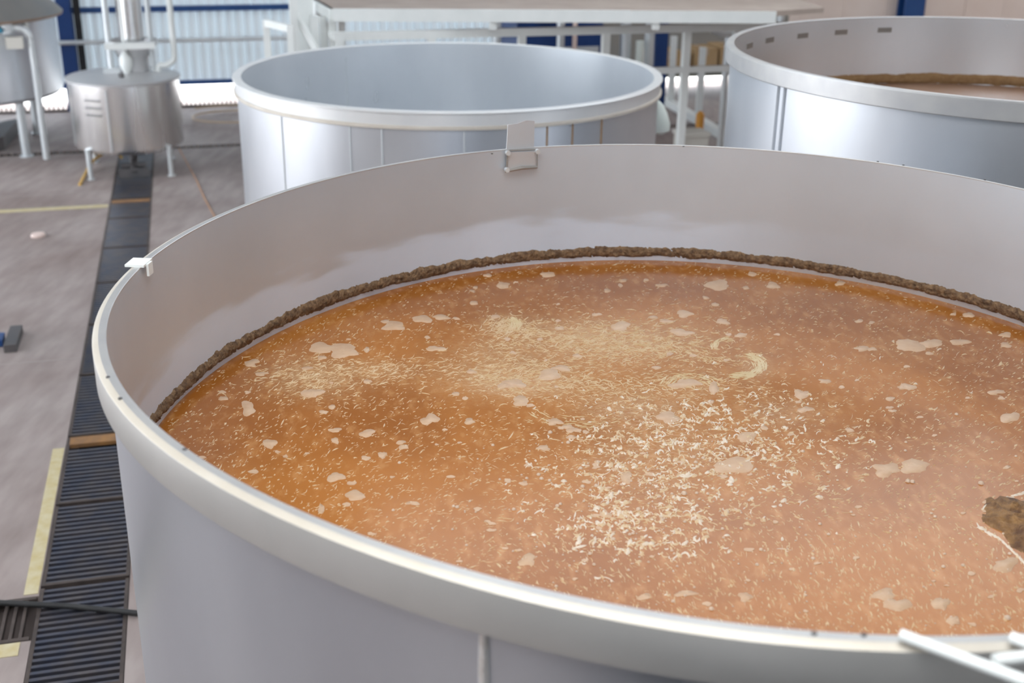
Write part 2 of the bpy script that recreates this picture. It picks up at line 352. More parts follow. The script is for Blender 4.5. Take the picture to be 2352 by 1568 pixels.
# ------------------------------------------------------------------ hook bracket over the far rim
def on_wall(px, rin):
    """hit the inner wall cylinder of the vat (far side) with a view ray"""
    d = pix(np.array(px, float)); o = np.array([0, 0, CZ]); t = 2.0
    for _ in range(60):
        p = o+d*t; a = math.atan2(p[1]-MC[1], p[0]-MC[0]); e = math.hypot(p[0]-MC[0], p[1]-MC[1])-mshape(a)*rin*R; t -= e*.7
    return o+d*t
br = thing('hook_bracket', 'small stainless hook plate and bolted wire frame clipped over the far vat rim', 'bracket', rimpt((1197, 345), ZR))
P0 = on_wall((1163, 349), .975); P1 = on_wall((1231, 346), .975); Q0 = on_wall((1161, 388), .975); Q1 = on_wall((1231, 382), .975)
zt = (P0[2]+P1[2])/2
axx = (P1-P0)/np.linalg.norm(P1-P0); outw = np.array([axx[1], -axx[0], 0]); outw /= np.linalg.norm(outw)
if np.dot(outw[:2], P0[:2]-MC) < 0: outw = -outw
hk = MB(); up_h = .105
T0 = P0+outw*.02+[0, 0, up_h*.9]; T1 = P1+outw*.02+[0, 0, up_h]
A0 = P0+axx*.004; A1 = P1-axx*.004
def sheet(m, pts, nrm, t):
    n = len(pts); P = [np.array(p) for p in pts]; N_ = np.array(nrm)*t/2
    m.add([p+N_ for p in P]+[p-N_ for p in P], [tuple(range(n)), tuple(range(2*n-1, n-1, -1))]+[(i, n+i, n+(i+1) % n, (i+1) % n) for i in range(n)])
sheet(hk, [A0+outw*.012, A1+outw*.012, T1, T1-axx*.03+[0, 0, .004], T0+axx*.05+[0, 0, .004], T0+axx*.012], outw, .004)
hk.build('hook_plate', M['steel_matte'], br)
pl = MB(); sheet(pl, [A0-outw*.006, A1-outw*.006, Q1-outw*.006-axx*.004, Q0-outw*.006+axx*.004], outw, .004); pl.build('inner_plate', M['steel_matte'], br)
wf = MB(); wf.tube([P0-outw*.012, Q0-outw*.012], .003, 8); wf.tube([P1-outw*.012, Q1-outw*.012], .002, 8); wf.tube([P0-outw*.006+axx*.01+[0, 0, .006], P1-outw*.006+[0, 0, .006]], .003, 8)
wfo = wf.build('wire_frame', M['grey_lid'], br)
rd = MB(); rd.tube([Q0-outw*.012-axx*.006-[0, 0, .006], Q0*.5+Q1*.5-outw*.014+[0, 0, .003], Q1-outw*.012], [.005, .0075, .005], 8); rd.build('bottom_rod', M['grey_lid'], br)
for p in (P0, P1, Q0):
    b = MB(); b.tube([p-outw*.008, p-outw*.022], .009, 12); b.build('bolt', M['pale_metal'], br).parent = wfo
# ------------------------------------------------------------------ the fermenting liquid
def lr(a): return mshape(a)*RI*R+.001
lm = bpy.data.meshes.new('fermenting_mash'); NR, NT = 110, 384
vs = [(MC[0], MC[1], ZL)]; fs = []
for i in range(1, NR+1):
    for k in range(NT):
        a = 2*math.pi*k/NT; r = lr(a)*i/NR; vs.append((MC[0]+r*math.cos(a), MC[1]+r*math.sin(a), ZL+(.0012 if i == NR else 0)))
fs += [(0, 1+k, 1+(k+1) % NT) for k in range(NT)]
for i in range(NR-1): fs += [(1+i*NT+k, 1+(i+1)*NT+k, 1+(i+1)*NT+(k+1) % NT, 1+i*NT+(k+1) % NT) for k in range(NT)]
b0_ = len(vs)
for k in range(NT):
    a = 2*math.pi*k/NT; r = lr(a); vs.append((MC[0]+r*math.cos(a), MC[1]+r*math.sin(a), .4))
fs += [(1+(NR-1)*NT+k, b0_+k, b0_+(k+1) % NT, 1+(NR-1)*NT+(k+1) % NT) for k in range(NT)]; fs.append(tuple(b0_+k for k in range(NT))[::-1])
V = np.array(vs)
def topix(P):
    v = P-np.array([0, 0, CZ]); z = v@CF
    return np.stack([W/2+F*(v@CR)/z, HH/2-F*(v@CU)/z], -1), z
px, dz = topix(V)
HAZE = [(720, 865, 75, 32, .75), (1160, 745, 38, 16, .8), (1420, 785, 150, 38, .65), (1150, 850, 110, 36, .55), (1250, 880, 150, 26, .3), (1735, 842, 30, 20, .5), (1440, 935, 90, 28, .5), (1600, 880, 80, 30, .35),
        (1540, 1010, 150, 60, .3), (1800, 945, 80, 26, .35), (1185, 886, 60, 16, .5), (870, 850, 60, 18, .4), (1300, 760, 80, 20, .35), (1130, 800, 60, 18, .3), (2090, 795, 60, 20, .2), (1480, 1090, 130, 60, .15)]
HAZE_W = [(onz(np.array([x, y], float), ZL), onz(np.array([x+sx, y], float), ZL), onz(np.array([x, y+sy], float), ZL), w) for x, y, sx, sy, w in HAZE]
hz = np.zeros(len(V))
for c, ex, ey, w in HAZE_W:
    A = np.stack([(ex-c)[:2], (ey-c)[:2]], 1); q = np.linalg.solve(A, (V[:, :2]-c[:2]).T); hz += w*np.exp(-.5*(q**2).sum(0))
lm.from_pydata((V-[MC[0], MC[1], 0]).tolist(), [], fs); lm.update()
at = lm.attributes.new('haze', 'FLOAT', 'POINT'); at.data.foreach_set('value', np.clip(hz, 0, 1).astype(np.float32))
lm.polygons.foreach_set('use_smooth', [True]*len(lm.polygons)); lm.set_sharp_from_angle(angle=math.radians(40))
def liquid_mat():
    m = bpy.data.materials.new('fermenting_mash'); m.use_nodes = True; nt = m.node_tree; N = nt.nodes; L = nt.links; b = N['Principled BSDF']
    tc = N.new('ShaderNodeTexCoord'); O = tc.outputs['Object']
    def noise(sc, det, rough=.5, stretch=None, dist=0):
        v = O
        if stretch: mp = N.new('ShaderNodeMapping'); mp.inputs['Scale'].default_value = stretch[:3]; mp.inputs['Rotation'].default_value = (0, 0, stretch[3]); L.new(O, mp.inputs[0]); v = mp.outputs[0]
        n = N.new('ShaderNodeTexNoise'); n.inputs['Scale'].default_value = sc; n.inputs['Detail'].default_value = det; n.inputs['Roughness'].default_value = rough; n.inputs['Distortion'].default_value = dist
        L.new(v, n.inputs['Vector']); return n.outputs['Fac']
    def mrange(x, a, b_, c=0, d=1):
        r = N.new('ShaderNodeMapRange'); r.interpolation_type = 'SMOOTHSTEP'; L.new(x, r.inputs[0])
        for i, v in zip((1, 2, 3, 4), (a, b_, c, d)): r.inputs[i].default_value = v
        return r.outputs[0]
    def mathn(op, x, y):
        n = N.new('ShaderNodeMath'); n.operation = op
        for i, v in enumerate((x, y)):
            if isinstance(v, (int, float)): n.inputs[i].default_value = v
            else: L.new(v, n.inputs[i])
        return n.outputs[0]
    def mix(f, a, b_):
        n = N.new('ShaderNodeMix'); n.data_type = 'RGBA'; L.new(f, n.inputs[0])
        for i, v in ((6, a), (7, b_)):
            if isinstance(v, tuple): n.inputs[i].default_value = (*v, 1)
            else: L.new(v, n.inputs[i])
        return n.outputs[2]
    base = mix(mrange(noise(1.7, 5, .55), .35, .66), (.30, .099, .016), (.415, .155, .032))
    base = mix(mathn('MULTIPLY', mrange(noise(38, 3, .6, (1, .45, 1, .5)), .48, .75), .55), base, (.56, .27, .10))
    hzn = N.new('ShaderNodeAttribute'); hzn.attribute_name = 'haze'
    gran = mrange(noise(150, 4, .7, (.55, 1, 1, .1)), .38, .62, .25, 1.)
    base = mix(mathn('MULTIPLY', mathn('MULTIPLY', hzn.outputs['Fac'], gran), .85), base, (.64, .45, .25))
    L.new(base, b.inputs['Base Color'])
    b.inputs['Roughness'].default_value = .17; b.inputs['IOR'].default_value = 1.27
    bp = N.new('ShaderNodeBump'); bp.inputs['Strength'].default_value = .12; bp.inputs['Distance'].default_value = .006
    hgt = mathn('ADD', mathn('MULTIPLY', noise(9, 2), .5), mathn('MULTIPLY', mathn('MULTIPLY', noise(85, 3, .6, (.5, 1, 1, .15)), hzn.outputs['Fac']), 3.0))
    L.new(hgt, bp.inputs['Height']); L.new(bp.outputs[0], b.inputs['Normal'])
    return m
lm.materials.append(liquid_mat())
liq = bpy.data.objects.new('fermenting_mash', lm); COL.objects.link(liq); liq.location = (MC[0], MC[1], 0)
tag(liq, 'orange-brown fermenting liquid with cream foam filling the front vat', 'liquid', kind='stuff')
def inside(P, marg=.008):
    a = np.arctan2(P[:, 1]-MC[1], P[:, 0]-MC[0]); s = np.ones(len(P))
    for n in range(4): s += CO[2*n]*np.cos((n+1)*a)+CO[2*n+1]*np.sin((n+1)*a)
    return np.hypot(P[:, 0]-MC[0], P[:, 1]-MC[1]) < s*RI*R-marg
# --- foam film patches
PATCH = [(1258,630,38,12),(1155,655,34,14),(1120,632,20,8),(1648,654,62,22),(1775,655,30,16),(1520,655,26,8),(1425,655,12,8),(1085,668,14,6),(905,748,56,21),(970,732,46,17),(1014,728,42,12),(738,798,60,25),(788,804,74,31),(842,803,16,11),
(1000,800,36,14),(1572,720,44,14),(1565,763,52,16),(1530,737,36,8),(1500,728,20,8),(1660,738,30,14),(1425,748,50,18),(1370,722,22,8),(1138,727,22,10),(1165,778,16,8),(716,902,46,22),(705,845,24,9),(570,937,36,30),(578,833,32,17),(600,858,28,9),(465,890,24,8),
(988,962,42,23),(770,987,26,12),(843,994,36,17),(770,1011,18,14),(1196,920,46,21),(1047,904,22,8),(1078,967,28,12),(1274,968,32,17),(1248,1028,32,12),(878,1044,22,15),(927,1026,24,12),(771,1095,44,19),(815,1137,44,25),(738,1168,16,22),(948,1155,32,9),(620,1018,32,22),
(1315,987,28,14),(1685,1068,100,36),(1535,958,54,26),(1715,1003,46,24),(2035,1078,66,30),(2100,1070,68,34),(2320,958,40,27),(2090,793,66,30),(2140,788,60,16),(2205,785,50,13),(2310,768,32,10),(2310,792,28,12),(2085,888,34,17),(2288,900,36,12),(1840,905,34,22),
(1980,800,34,12),(1895,875,30,10),(2030,1365,60,26),(2062,1388,56,34),(2160,1385,36,34),(2190,1425,26,26),(2310,1297,60,30),(1575,1362,44,15),(1712,1370,32,22),(1480,1370,34,14),(1212,1285,42,26),(1438,1095,32,26),(1390,1180,28,16),(2225,723,26,12),(1930,650,26,9),(1575,880,70,20),(1262,860,60,24),(1290,845,40,14),(1180,880,60,18),(1160,885,40,14),(1640,890,24,30),(1305,980,26,12),(1850,940,34,14)]
g2 = np.random.default_rng(5)
for _ in range(190):
    x, y = g2.uniform(380, 2350), g2.uniform(610, 1440); s = g2.uniform(7, 17); PATCH.append((x, y, s*1.4, s*.6))
fm = MB(); qz = ZL+.0009
for x, y, w, h in PATCH:
    c = onz(np.array([x, y], float), qz)
    if not inside(c[None], .03)[0]: continue
    n = 22 if w > 24 else 12; ph = g2.uniform(0, 6.28, 4); am = g2.uniform(.05, .27, 4)/np.array([1, 1.4, 2.0, 2.6]); ring = []
    for k in range(n):
        a = 2*math.pi*k/n; r = 1+sum(am[j]*math.sin((j+2)*a+ph[j]) for j in range(4))+g2.normal()*.05
        ring.append(onz(np.array([x+w*.5*r*math.cos(a), y+h*.5*r*math.sin(a)]), qz))
    ring = np.array(ring)
    if not inside(ring, .004).all(): continue
    o2 = ring.copy(); o2[:, 2] = ZL-.0005; inn = c+(ring-c)*.92; inn[:, 2] = qz+.0004
    m = len(ring)
    fm.add(list(o2)+list(inn)+[c+[0, 0, .0006]], [(k, (k+1) % m, m+(k+1) % m, m+k) for k in range(m)]+[(m+k, m+(k+1) % m, 2*m) for k in range(m)])
o = fm.build('foam_film', M['film'], liq, smooth=True, sharp=60); o['kind'] = 'stuff'; o['label'] = 'pale flat foam islands'
# --- foam flecks and threads as low ridges
def strokes(cen, ang, ln, wd, hgt, bend, name, m, npt=5, zoff=0.):
    """cen px (N,2), ang image angle, ln/wd in px; ridge height = hgt*width"""
    t = np.linspace(-.5, .5, npt); N_ = len(cen)
    aa = ang[:, None]+bend[:, None]*t[None]*2
    step = ln[:, None]/(npt-1)
    dx = np.cos(aa)*step; dy = -np.sin(aa)*step
    X = cen[:, :1]+np.cumsum(dx, 1)-dx[:, :1]-dx.sum(1, keepdims=True)/2; Y = cen[:, 1:]+np.cumsum(dy, 1)-dy[:, :1]-dy.sum(1, keepdims=True)/2
    P = onz(np.stack([X, Y], -1).reshape(-1, 2), ZL).reshape(N_, npt, 3)
    ok = inside(P.reshape(-1, 3), .006).reshape(N_, npt).all(1); P = P[ok]; N_ = len(P)
    dist = np.linalg.norm(P[:, 0]-[0, 0, CZ], axis=1); wr = wd[ok]*dist/F
    tg = np.gradient(P, axis=1); tg[..., 2] = 0; tg /= np.linalg.norm(tg, axis=2, keepdims=True)+1e-9
    nr = np.stack([-tg[..., 1], tg[..., 0], np.zeros_like(tg[..., 0])], -1)
    wv = (1-(np.abs(t)*2)**2.2)*.85+.15
    ww = wr[:, None]*wv[None]
    Lf = P+nr*ww[..., None]*.5; Rt = P-nr*ww[..., None]*.5; T = P.copy(); T[..., 2] += ww*hgt+zoff; Lf[..., 2] -= .0006; Rt[..., 2] -= .0006
    V = np.stack([Lf, T, Rt], 2).reshape(-1, 3)
    f1 = []
    for j in range(npt-1):
        for s in (0, 1):
            f1.append((j*3+s, j*3+s+1, (j+1)*3+s+1, (j+1)*3+s))
    f1 = np.array(f1); Fc = (f1[None]+(np.arange(N_)*npt*3)[:, None, None]).reshape(-1, 4)
    V = V-np.array([MC[0], MC[1], 0])
    me = bpy.data.meshes.new(name); me.vertices.add(len(V)); me.vertices.foreach_set('co', V.astype(np.float32).ravel())
    me.loops.add(Fc.size); me.loops.foreach_set('vertex_index', Fc[:, ::-1].astype(np.int32).ravel())
    me.polygons.add(len(Fc)); me.polygons.foreach_set('loop_start', np.arange(0, Fc.size, 4, dtype=np.int32)); me.polygons.foreach_set('loop_total', np.full(len(Fc), 4, np.int32))
    me.polygons.foreach_set('use_smooth', np.ones(len(Fc), bool)); me.update(calc_edges=True); me.validate()
    me.materials.append(m); ob = bpy.data.objects.new(name, me); COL.objects.link(ob); ob.parent = liq; ob['kind'] = 'stuff'; return ob
def img_angle(x, y):
    a = np.interp(x, [350, 900, 1300, 1700, 2350], [34, 24, 4, 8, 20])
    steep = np.interp(x, [1000, 1400, 1800, 2350], [-25, -50, -62, -58]); k = np.clip((y-1120)/150, 0, 1)*np.clip((x-1000)/350, 0, 1)
    return np.radians(a*(1-k)+steep*k)
# scattered fine flecks
n = 14000; cen = np.stack([rng.uniform(320, 2420, n), 600+ (rng.uniform(0, 1, n))**1.0*900], 1)
ang = img_angle(cen[:, 0], cen[:, 1])+rng.normal(0, .35, n); szf = np.interp(cen[:, 1], [600, 1400], [.62, 1.25])
strokes(cen, ang, rng.gamma(2.0, 2.7, n)*szf+2.5, rng.gamma(3, .62, n)*szf+1.2, .35, rng.normal(0, .5, n), 'foam_flecks', M['foam'], 4)
# dense foam: threads gathered around clustered centres
def blob(x, y, sx, sy, n): return np.stack([rng.normal(x, sx, n), rng.normal(y, sy, n)], 1)
web = np.concatenate([blob(1500, 1000, 110, 55, 380), blob(1640, 1010, 100, 50, 260), blob(1420, 1120, 110, 60, 210), blob(1520, 1170, 120, 60, 330), blob(1400, 1210, 80, 30, 120), blob(1640, 950, 100, 30, 150), blob(1760, 1090, 120, 70, 140), blob(1480, 1250, 100, 25, 60), blob(1850, 1000, 150, 80, 120)])
cs = []; an = []; le = []; wi = []; be = []
for x, y in web:
    if rng.uniform() < .28: continue
    sc = np.interp(y, [700, 1300], [.6, 1.25]); kk = rng.choice([1, 1, 2, 2, 3, 4]); a0 = rng.uniform(0, 6.28); base_w = rng.uniform(2.6, 7)*sc
    for j in range(kk):
        a = a0+j*2*math.pi/max(kk, 2)+rng.normal(0, .6); l = rng.gamma(2.2, 3.9)*sc+4; ca, sa_ = math.cos(a), math.sin(a)*.55
        cs.append((x+ca*l*.42, y-sa_*l*.42)); an.append(math.atan2(sa_, ca)); le.append(l*math.hypot(ca, sa_)); wi.append(base_w*rng.uniform(.6, 1.25)); be.append(rng.normal(0, 1.1))
    if rng.uniform() < .3: cs.append((x, y)); an.append(rng.normal(0, .5)); le.append(base_w*2.2); wi.append(base_w*1.7); be.append(0)
cs = np.array(cs); an = np.array(an); le = np.array(le); wi = np.array(wi); be = np.array(be); pick = rng.uniform(size=len(cs)) < .38
strokes(cs[pick], an[pick], le[pick], wi[pick], .5, be[pick], 'foam_threads', M['foam_white'], 6)
strokes(cs[~pick], an[~pick], le[~pick], wi[~pick], .4, be[~pick], 'foam_threads', M['foam_tan'], 6)
# rippled foam stretches and swirls
rp = [(1400, 785, 120, 28, 900, 3), (1200, 765, 60, 18, 160, 0), (1530, 800, 80, 12, 200, -8), (1150, 850, 100, 26, 330, 8), (1300, 870, 120, 26, 300, 0), (1420, 900, 120, 20, 220, -6), (720, 865, 70, 28, 260, 14), (860, 850, 60, 16, 120, 10), (1600, 880, 90, 20, 150, 0), (1165, 748, 24, 12, 90, 30), (1640, 826, 40, 6, 60, -6)]
cs = []; an = []
for x, y, sx, sy, k, a in rp: cs.append(blob(x, y, sx, sy, k)); an.append(np.radians(rng.normal(a, 11, k)))
cs = np.concatenate(cs); an = np.concatenate(an); k = len(cs)
strokes(cs, an, rng.gamma(3, 3.6, k)+4, rng.uniform(1.8, 4.2, k), .45, rng.normal(0, .6, k), 'foam_ripples', M['foam'], 5)
cs = []; an = []; le = []; wi = []
for cx_, cy_, rx, ry, t0, t1, k, sp_ in ((1702, 838, 46, 24, -110, 75, 210, .15), (1590, 890, 62, 28, 20, 165, 60, .16), (1160, 742, 26, 14, -40, 60, 60, .3), (1680, 795, 40, 18, 100, 200, 30, .1), (1330, 935, 120, 40, 200, 330, 60, .16)):
    t = np.radians(rng.uniform(t0, t1, k)); q = 1+rng.normal(0, sp_, k)
    cs.append(np.stack([cx_+rx*q*np.cos(t), cy_-ry*q*np.sin(t)], 1)); an.append(np.arctan2(ry*np.cos(t), -rx*np.sin(t))); le.append(rng.uniform(8, 22, k)); wi.append(rng.uniform(2.2, 4.6, k))
cs = np.concatenate(cs); k = len(cs)
strokes(cs, np.concatenate(an), np.concatenate(le), np.concatenate(wi), .35, np.zeros(k), 'foam_swirls', mat('foam_cream', (.60, .45, .23), .45, 0, (.66, .52, .31), 30), 5)
# bubbles
bb = MB()
for _ in range(420):
    if _ < 200: x, y = rng.normal(1500, 210), rng.normal(1150, 110)
    else: x, y = rng.uniform(900, 2340), rng.uniform(1000, 1440)
    s = rng.gamma(3, .55)+1.4
    if _ < 8: x, y, s = ((1593, 1050), (1615, 1052), (1598, 1062), (1902, 1085), (1405, 1134), (1280, 1162), (1355, 1272), (1180, 1170))[_]+(5.,)
    c = onz(np.array([x, y], float), ZL)
    if not inside(c[None], .012)[0]: continue
    r = s*np.linalg.norm(c-[0, 0, CZ])/F
    bb.lathe([(r, ZL-.0005), (r*.9, ZL+r*.45), (r*.55, ZL+r*.8), (r*.05, ZL+r*.92)], c[:2], 8)
o = bb.build('foam_bubbles', mat('bubble', (.62, .47, .35), .7), liq); o['kind'] = 'stuff'
# brown clump at the right edge with its foam lip
cl = MB(); g3 = np.random.default_rng(9); vs = []; fs = []; n1, n2 = 40, 12
cc = onz(np.array([2395., 1212.]), ZL)
for i in range(n2):
    t = i/(n2-1)
    for k in range(n1):
        a = 2*math.pi*k/n1; rr2 = (.128+.014*math.sin(3*a+1)+.008*math.sin(7*a))*t*(1+g3.normal()*.02)
        vs.append((cc[0]+rr2*math.cos(a), cc[1]+rr2*math.sin(a)*1.15, ZL-.001+.03*(1-t**2.5)+g3.normal()*.004*(t < .99)))
for i in range(n2-1): fs += [(i*n1+k, i*n1+(k+1) % n1, (i+1)*n1+(k+1) % n1, (i+1)*n1+k)[::-1] for k in range(n1)]
cl.add(vs, fs); clo = cl.build('mash_clump', M['clump'], None, smooth=True, sharp=180, origin=(cc[0], cc[1], ZL))
tag(clo, 'dark brown clump of mash floating at the right edge of the front vat', 'mash clump')
cs = []; an = []
for (x0, y0), (x1, y1), k in (((2245, 1208), (2300, 1240), 20), ((2295, 1236), (2352, 1292), 26), ((2352, 1292), (2400, 1350), 10), ((2262, 1160), (2330, 1138), 20), ((2330, 1138), (2400, 1118), 12)):
    t = rng.uniform(0, 1, k); cs.append(np.stack([x0+(x1-x0)*t, y0+(y1-y0)*t+rng.normal(0, 1.6, k)], 1)); an.append(np.full(k, math.atan2(-(y1-y0), x1-x0))+rng.normal(0, .3, k))
cs = np.concatenate(cs); k = len(cs); strokes(cs, np.concatenate(an), rng.uniform(8, 20, k), rng.uniform(4, 8, k), .5, np.zeros(k), 'foam_lip', M['foam_white'], 5)
# ------------------------------------------------------------------ second and third vat
def vat_make(name, label, ctr, zr, ro, ri, band, lip, liq_z=None, shell=.982, segs=160):
    t = thing(name, label, 'tank', (ctr[0], ctr[1], 0))
    m = MB(); m.lathe([(.001, .25), (ri, .25), (ri, zr-.002)], ctr, segs); m.build('inner_wall', M['steel_in'], t)
    m = MB(); m.lathe([(.001, .02), (ro*shell, .02), (ro*shell, zr-band*.8)], ctr, segs); m.build('outer_wall', M['steel'], t)
    return t
C2 = np.array([-.3109, 5.7267])*R; Z2 = CZ-.9199*R
t2 = vat_make('fermentation_vat', 'empty open steel vat with a broad white rim, behind the front vat', C2, Z2, R, .9601*R, .0725*R, 0)
m = MB(); bd = .0725*R
m.lathe([(.9599*R, Z2-.006), (.9599*R, Z2-.002), (.9615*R, Z2), (.997*R, Z2), (R, Z2-.004), (R, Z2-.012), (.992*R, Z2-.016), (.992*R, Z2-bd+.02), (.98*R, Z2-bd+.02)], C2, 160)
m.build('rim_band', M['rim_pale'], t2, sharp=25)
m = MB(); m.lathe([(.98*R, Z2-bd+.024), (.996*R, Z2-bd+.024), (.999*R, Z2-bd+.018), (.999*R, Z2-bd+.004), (.996*R, Z2-bd), (.98*R, Z2-bd)], C2, 160); o = m.build('lower_bead', M['bead'], t2, sharp=25); o['label'] = 'beige bead under the rim band'
for pxx in (650, 805, 878, 1067, 1256, 1314, 1380):
    # vertical seams on the near face
    d = pix(np.array([pxx, 330.])); d2 = d[:2]; oc = -C2; A = d2@d2; B = 2*d2@oc; Cq = oc@oc-(.982*R)**2; tt = (-B-math.sqrt(B*B-4*A*Cq))/(2*A); p = d2*tt
    q = MB(); q.tube([(p[0], p[1], .04), (p[0], p[1], Z2-bd-.002)], .006, 8); q.build('weld_seam', M['pale_metal'] if pxx < 1100 else M['residue_pale'], t2)
q = MB(); an_ = math.radians(112)
for an_ in (math.radians(128),): q.tube([(C2[0]+(.9601*R-.001)*math.cos(an_), C2[1]+(.9601*R-.001)*math.sin(an_), z) for z in (.3, Z2-.08)], .005, 8)
q.build('inner_seam', M['pale_metal'], t2)
C3 = np.array([1.7106, 4.0591])*R; Z3 = CZ-.5659*R
t3 = vat_make('fermentation_vat', 'open steel vat at the upper right, holding brown mash', C3, Z3, R, .9734*R, .0545*R, 0)
m = MB(); bd3 = .0545*R
m.lathe([(.9732*R, Z3-.006), (.9732*R, Z3-.002), (.975*R, Z3), (.994*R, Z3), (R, Z3-.006), (R, Z3-bd3+.004), (.998*R, Z3-bd3), (.98*R, Z3-bd3-.002)], C3, 160)
m.build('rim_band', M['steel_rim'], t3, sharp=25)
for pxx in (1782, 1797):
    d = pix(np.array([pxx, 270.])); d2 = d[:2]; oc = -C3; A = d2@d2; B = 2*d2@oc; Cq = oc@oc-(.982*R)**2; tt = (-B-math.sqrt(B*B-4*A*Cq))/(2*A); p = d2*tt
    q = MB(); q.tube([(p[0], p[1], .04), (p[0], p[1], Z3-bd3-.002)], .011, 8); q.build('rib', M['steel'], t3)
# dark slots under the far rim of the third vat
for pxx, pyy in ((1722, 105), (1768, 92), (1844, 82), (1932, 74), (2032, 69)):
    d = pix(np.array([pxx, float(pyy)])); d2 = d[:2]; oc = -C3; A = d2@d2; B = 2*d2@oc; Cq = oc@oc-(.9734*R-.002)**2; tt = (-B+math.sqrt(B*B-4*A*Cq))/(2*A); p = d*tt+np.array([0, 0, CZ])
    n_ = np.array([C3[0]-p[0], C3[1]-p[1], 0]); n_ /= np.linalg.norm(n_); tn = np.array([-n_[1], n_[0], 0])
    q = MB(); q.beam(p-tn*.045, p+tn*.045, .006, .028); q.build('slot', M['grey_lid'], t3)
L3z = None
d = pix(np.array([2111.5, 172.])); d2 = d[:2]; oc = -C3; A = d2@d2; B = 2*d2@oc; Cq = oc@oc-(.9734*R)**2; tt = (-B+math.sqrt(B*B-4*A*Cq))/(2*A); L3z = float((d*tt)[2]+CZ)
q = MB(); q.lathe([(.001, L3z-.05), (.9734*R+.001, L3z-.05), (.9734*R+.001, .3), (.001, .3)], C3, 128)
l3 = q.build('fermenting_mash', mat('pinkish_mash', (.34, .20, .135), .22, 0, (.42, .27, .20), 3, 5), origin=(C3[0], C3[1], .3)); tag(l3, 'pinkish brown liquid inside the upper right vat', 'liquid', kind='stuff')
lump_ring(C3, lambda a: .9734*R, L3z-.052, L3z+.01, .014, 500, seed=4).build('mash_residue_ring', M['residue_pale'], t3, smooth=True, sharp=180)
# ------------------------------------------------------------------ back wall
wb = MB(); bW = 18.1
def corr(a0, a1, z0, z1, pitch=.13, dep=.075):
    prof = []; a = a0
    while a < a1:
        for da, db in ((0, 0), (.50, 0), (.58, 1), (.92, 1)): prof.append((a+da*pitch, bW+.03+db*dep))
        a += pitch
    n = len(prof); vs = [H(p, q, z) for z in (z0, z1) for p, q in prof]+[H(p, q+.004, z) for z in (z0, z1) for p, q in prof]
    wb.add(vs, [(k, k+1, n+k+1, n+k) for k in range(n-1)])
corr(-14, 6.2, .30, 6.5)
struct(wb.build('wall_back', M['sheet'], origin=(0, 0, 0), smooth=False))
wd = MB(); wd.hbox(6.2, 9.4, bW+.03, bW+.12, .29, 6.5); struct(wd.build('wall_back_masonry', mat('dull_masonry', (.33, .31, .28), .8, 0, (.27, .27, .25), 1.5), origin=(0, 0, 0)))
w2 = MB(); w2.hbox(9.4, 15.2, bW, bW+.15, 0, 6.5)
for k in range(8): w2.hbox(9.6+k*.75, 9.62+k*.75, bW-.012, bW+.05, 0, 6.5)
struct(w2.build('wall_right_back', M['beige_wall'], origin=(0, 0, 0)))
w3 = MB(); w3.hbox(15, 15.2, -5, bW, 0, 6.5); struct(w3.build('wall_right', M['beige_wall'], origin=(0, 0, 0)))
k = 0
for z0, z1 in ((.285, .345), (1.31, 1.385), (2.4, 2.475), (3.6, 3.675)):
    q = MB(); q.hbox(-14, 9.4, bW-.06, bW+.025, z0, z1); k += 1; struct(q.build('trim_%d' % k, M['blue'], origin=tuple(H(0, bW, z0))))
q = MB(); q.tube([H(-3.5, bW-.3, .95), H(5.6, bW-.3, .95)], .032, 10); q2 = q.build('wall_pipe', M['pale_metal']); tag(q2, 'thin grey pipe running level along the corrugated wall', 'pipe')
for nm, a, w, mm in (('column', -1.6, .19, 'blue_deep'), ('column', 11.5, .36, 'blue')):
    q = MB(); q.hbox(a-w/2, a+w/2, bW-.26, bW-.21, 0, 6.5); q.hbox(a-w/2, a+w/2, bW-.06, bW-.01, 0, 6.5); q.hbox(a-.012, a+.012, bW-.21, bW-.06, 0, 6.5); struct(q.build(nm, M[mm], smooth=False))
q = MB(); q.hbox(-1.49, -1.40, bW-.07, bW-.02, 0, 6.5); struct(q.build('trim_5', M['black']))  # black strip painted in as the shadow right of the blue column
# low dark bars along the open foot of the wall
q = MB()
a = -3.2
while a < 1.4: q.hbox(a, a+.022, 17.86, 17.88, 0, .085); a += .062
q.hbox(-3.2, 1.4, 17.85, 17.89, 0, .03)
bb_ = q.build('wall_guard', M['iron_brown']); tag(bb_, 'low comb of dark bars along the bright gap under the wall', 'guard rail')
w4 = MB(); w4.hbox(-1.6, 15, -1.4, -1.2, 0, 3.7); w4.hbox(2.2, 15, -1.4, -1.2, 3.7, 6.5); struct(w4.build('wall_front_blocker', M['roof'], origin=(0, 0, 0)))  # unseen wall behind the camera, added to keep light off the near vat
w5 = MB(); w5.hbox(-9.7, -9.5, -5, 5.0, 0, 6.5); w5.hbox(-9.5, -1.6, -5.2, -5, 0, 6.5); struct(w5.build('wall_left_blocker', M['roof'], origin=(0, 0, 0)))  # unseen, added to close the left front and shade the near vat wall
cw = MB(); cw.hbox(-.35, 9, -1.2, 1.10, 1.94, 2.0); cw.hbox(.35, 9, 1.06, 1.10, 2.0, 2.22)  # unseen catwalk; extent and toe board shaped to shade the near vat wall
struct(cw.build('floor_catwalk_shade', M['grey_dark'], origin=(0, 0, 0)))
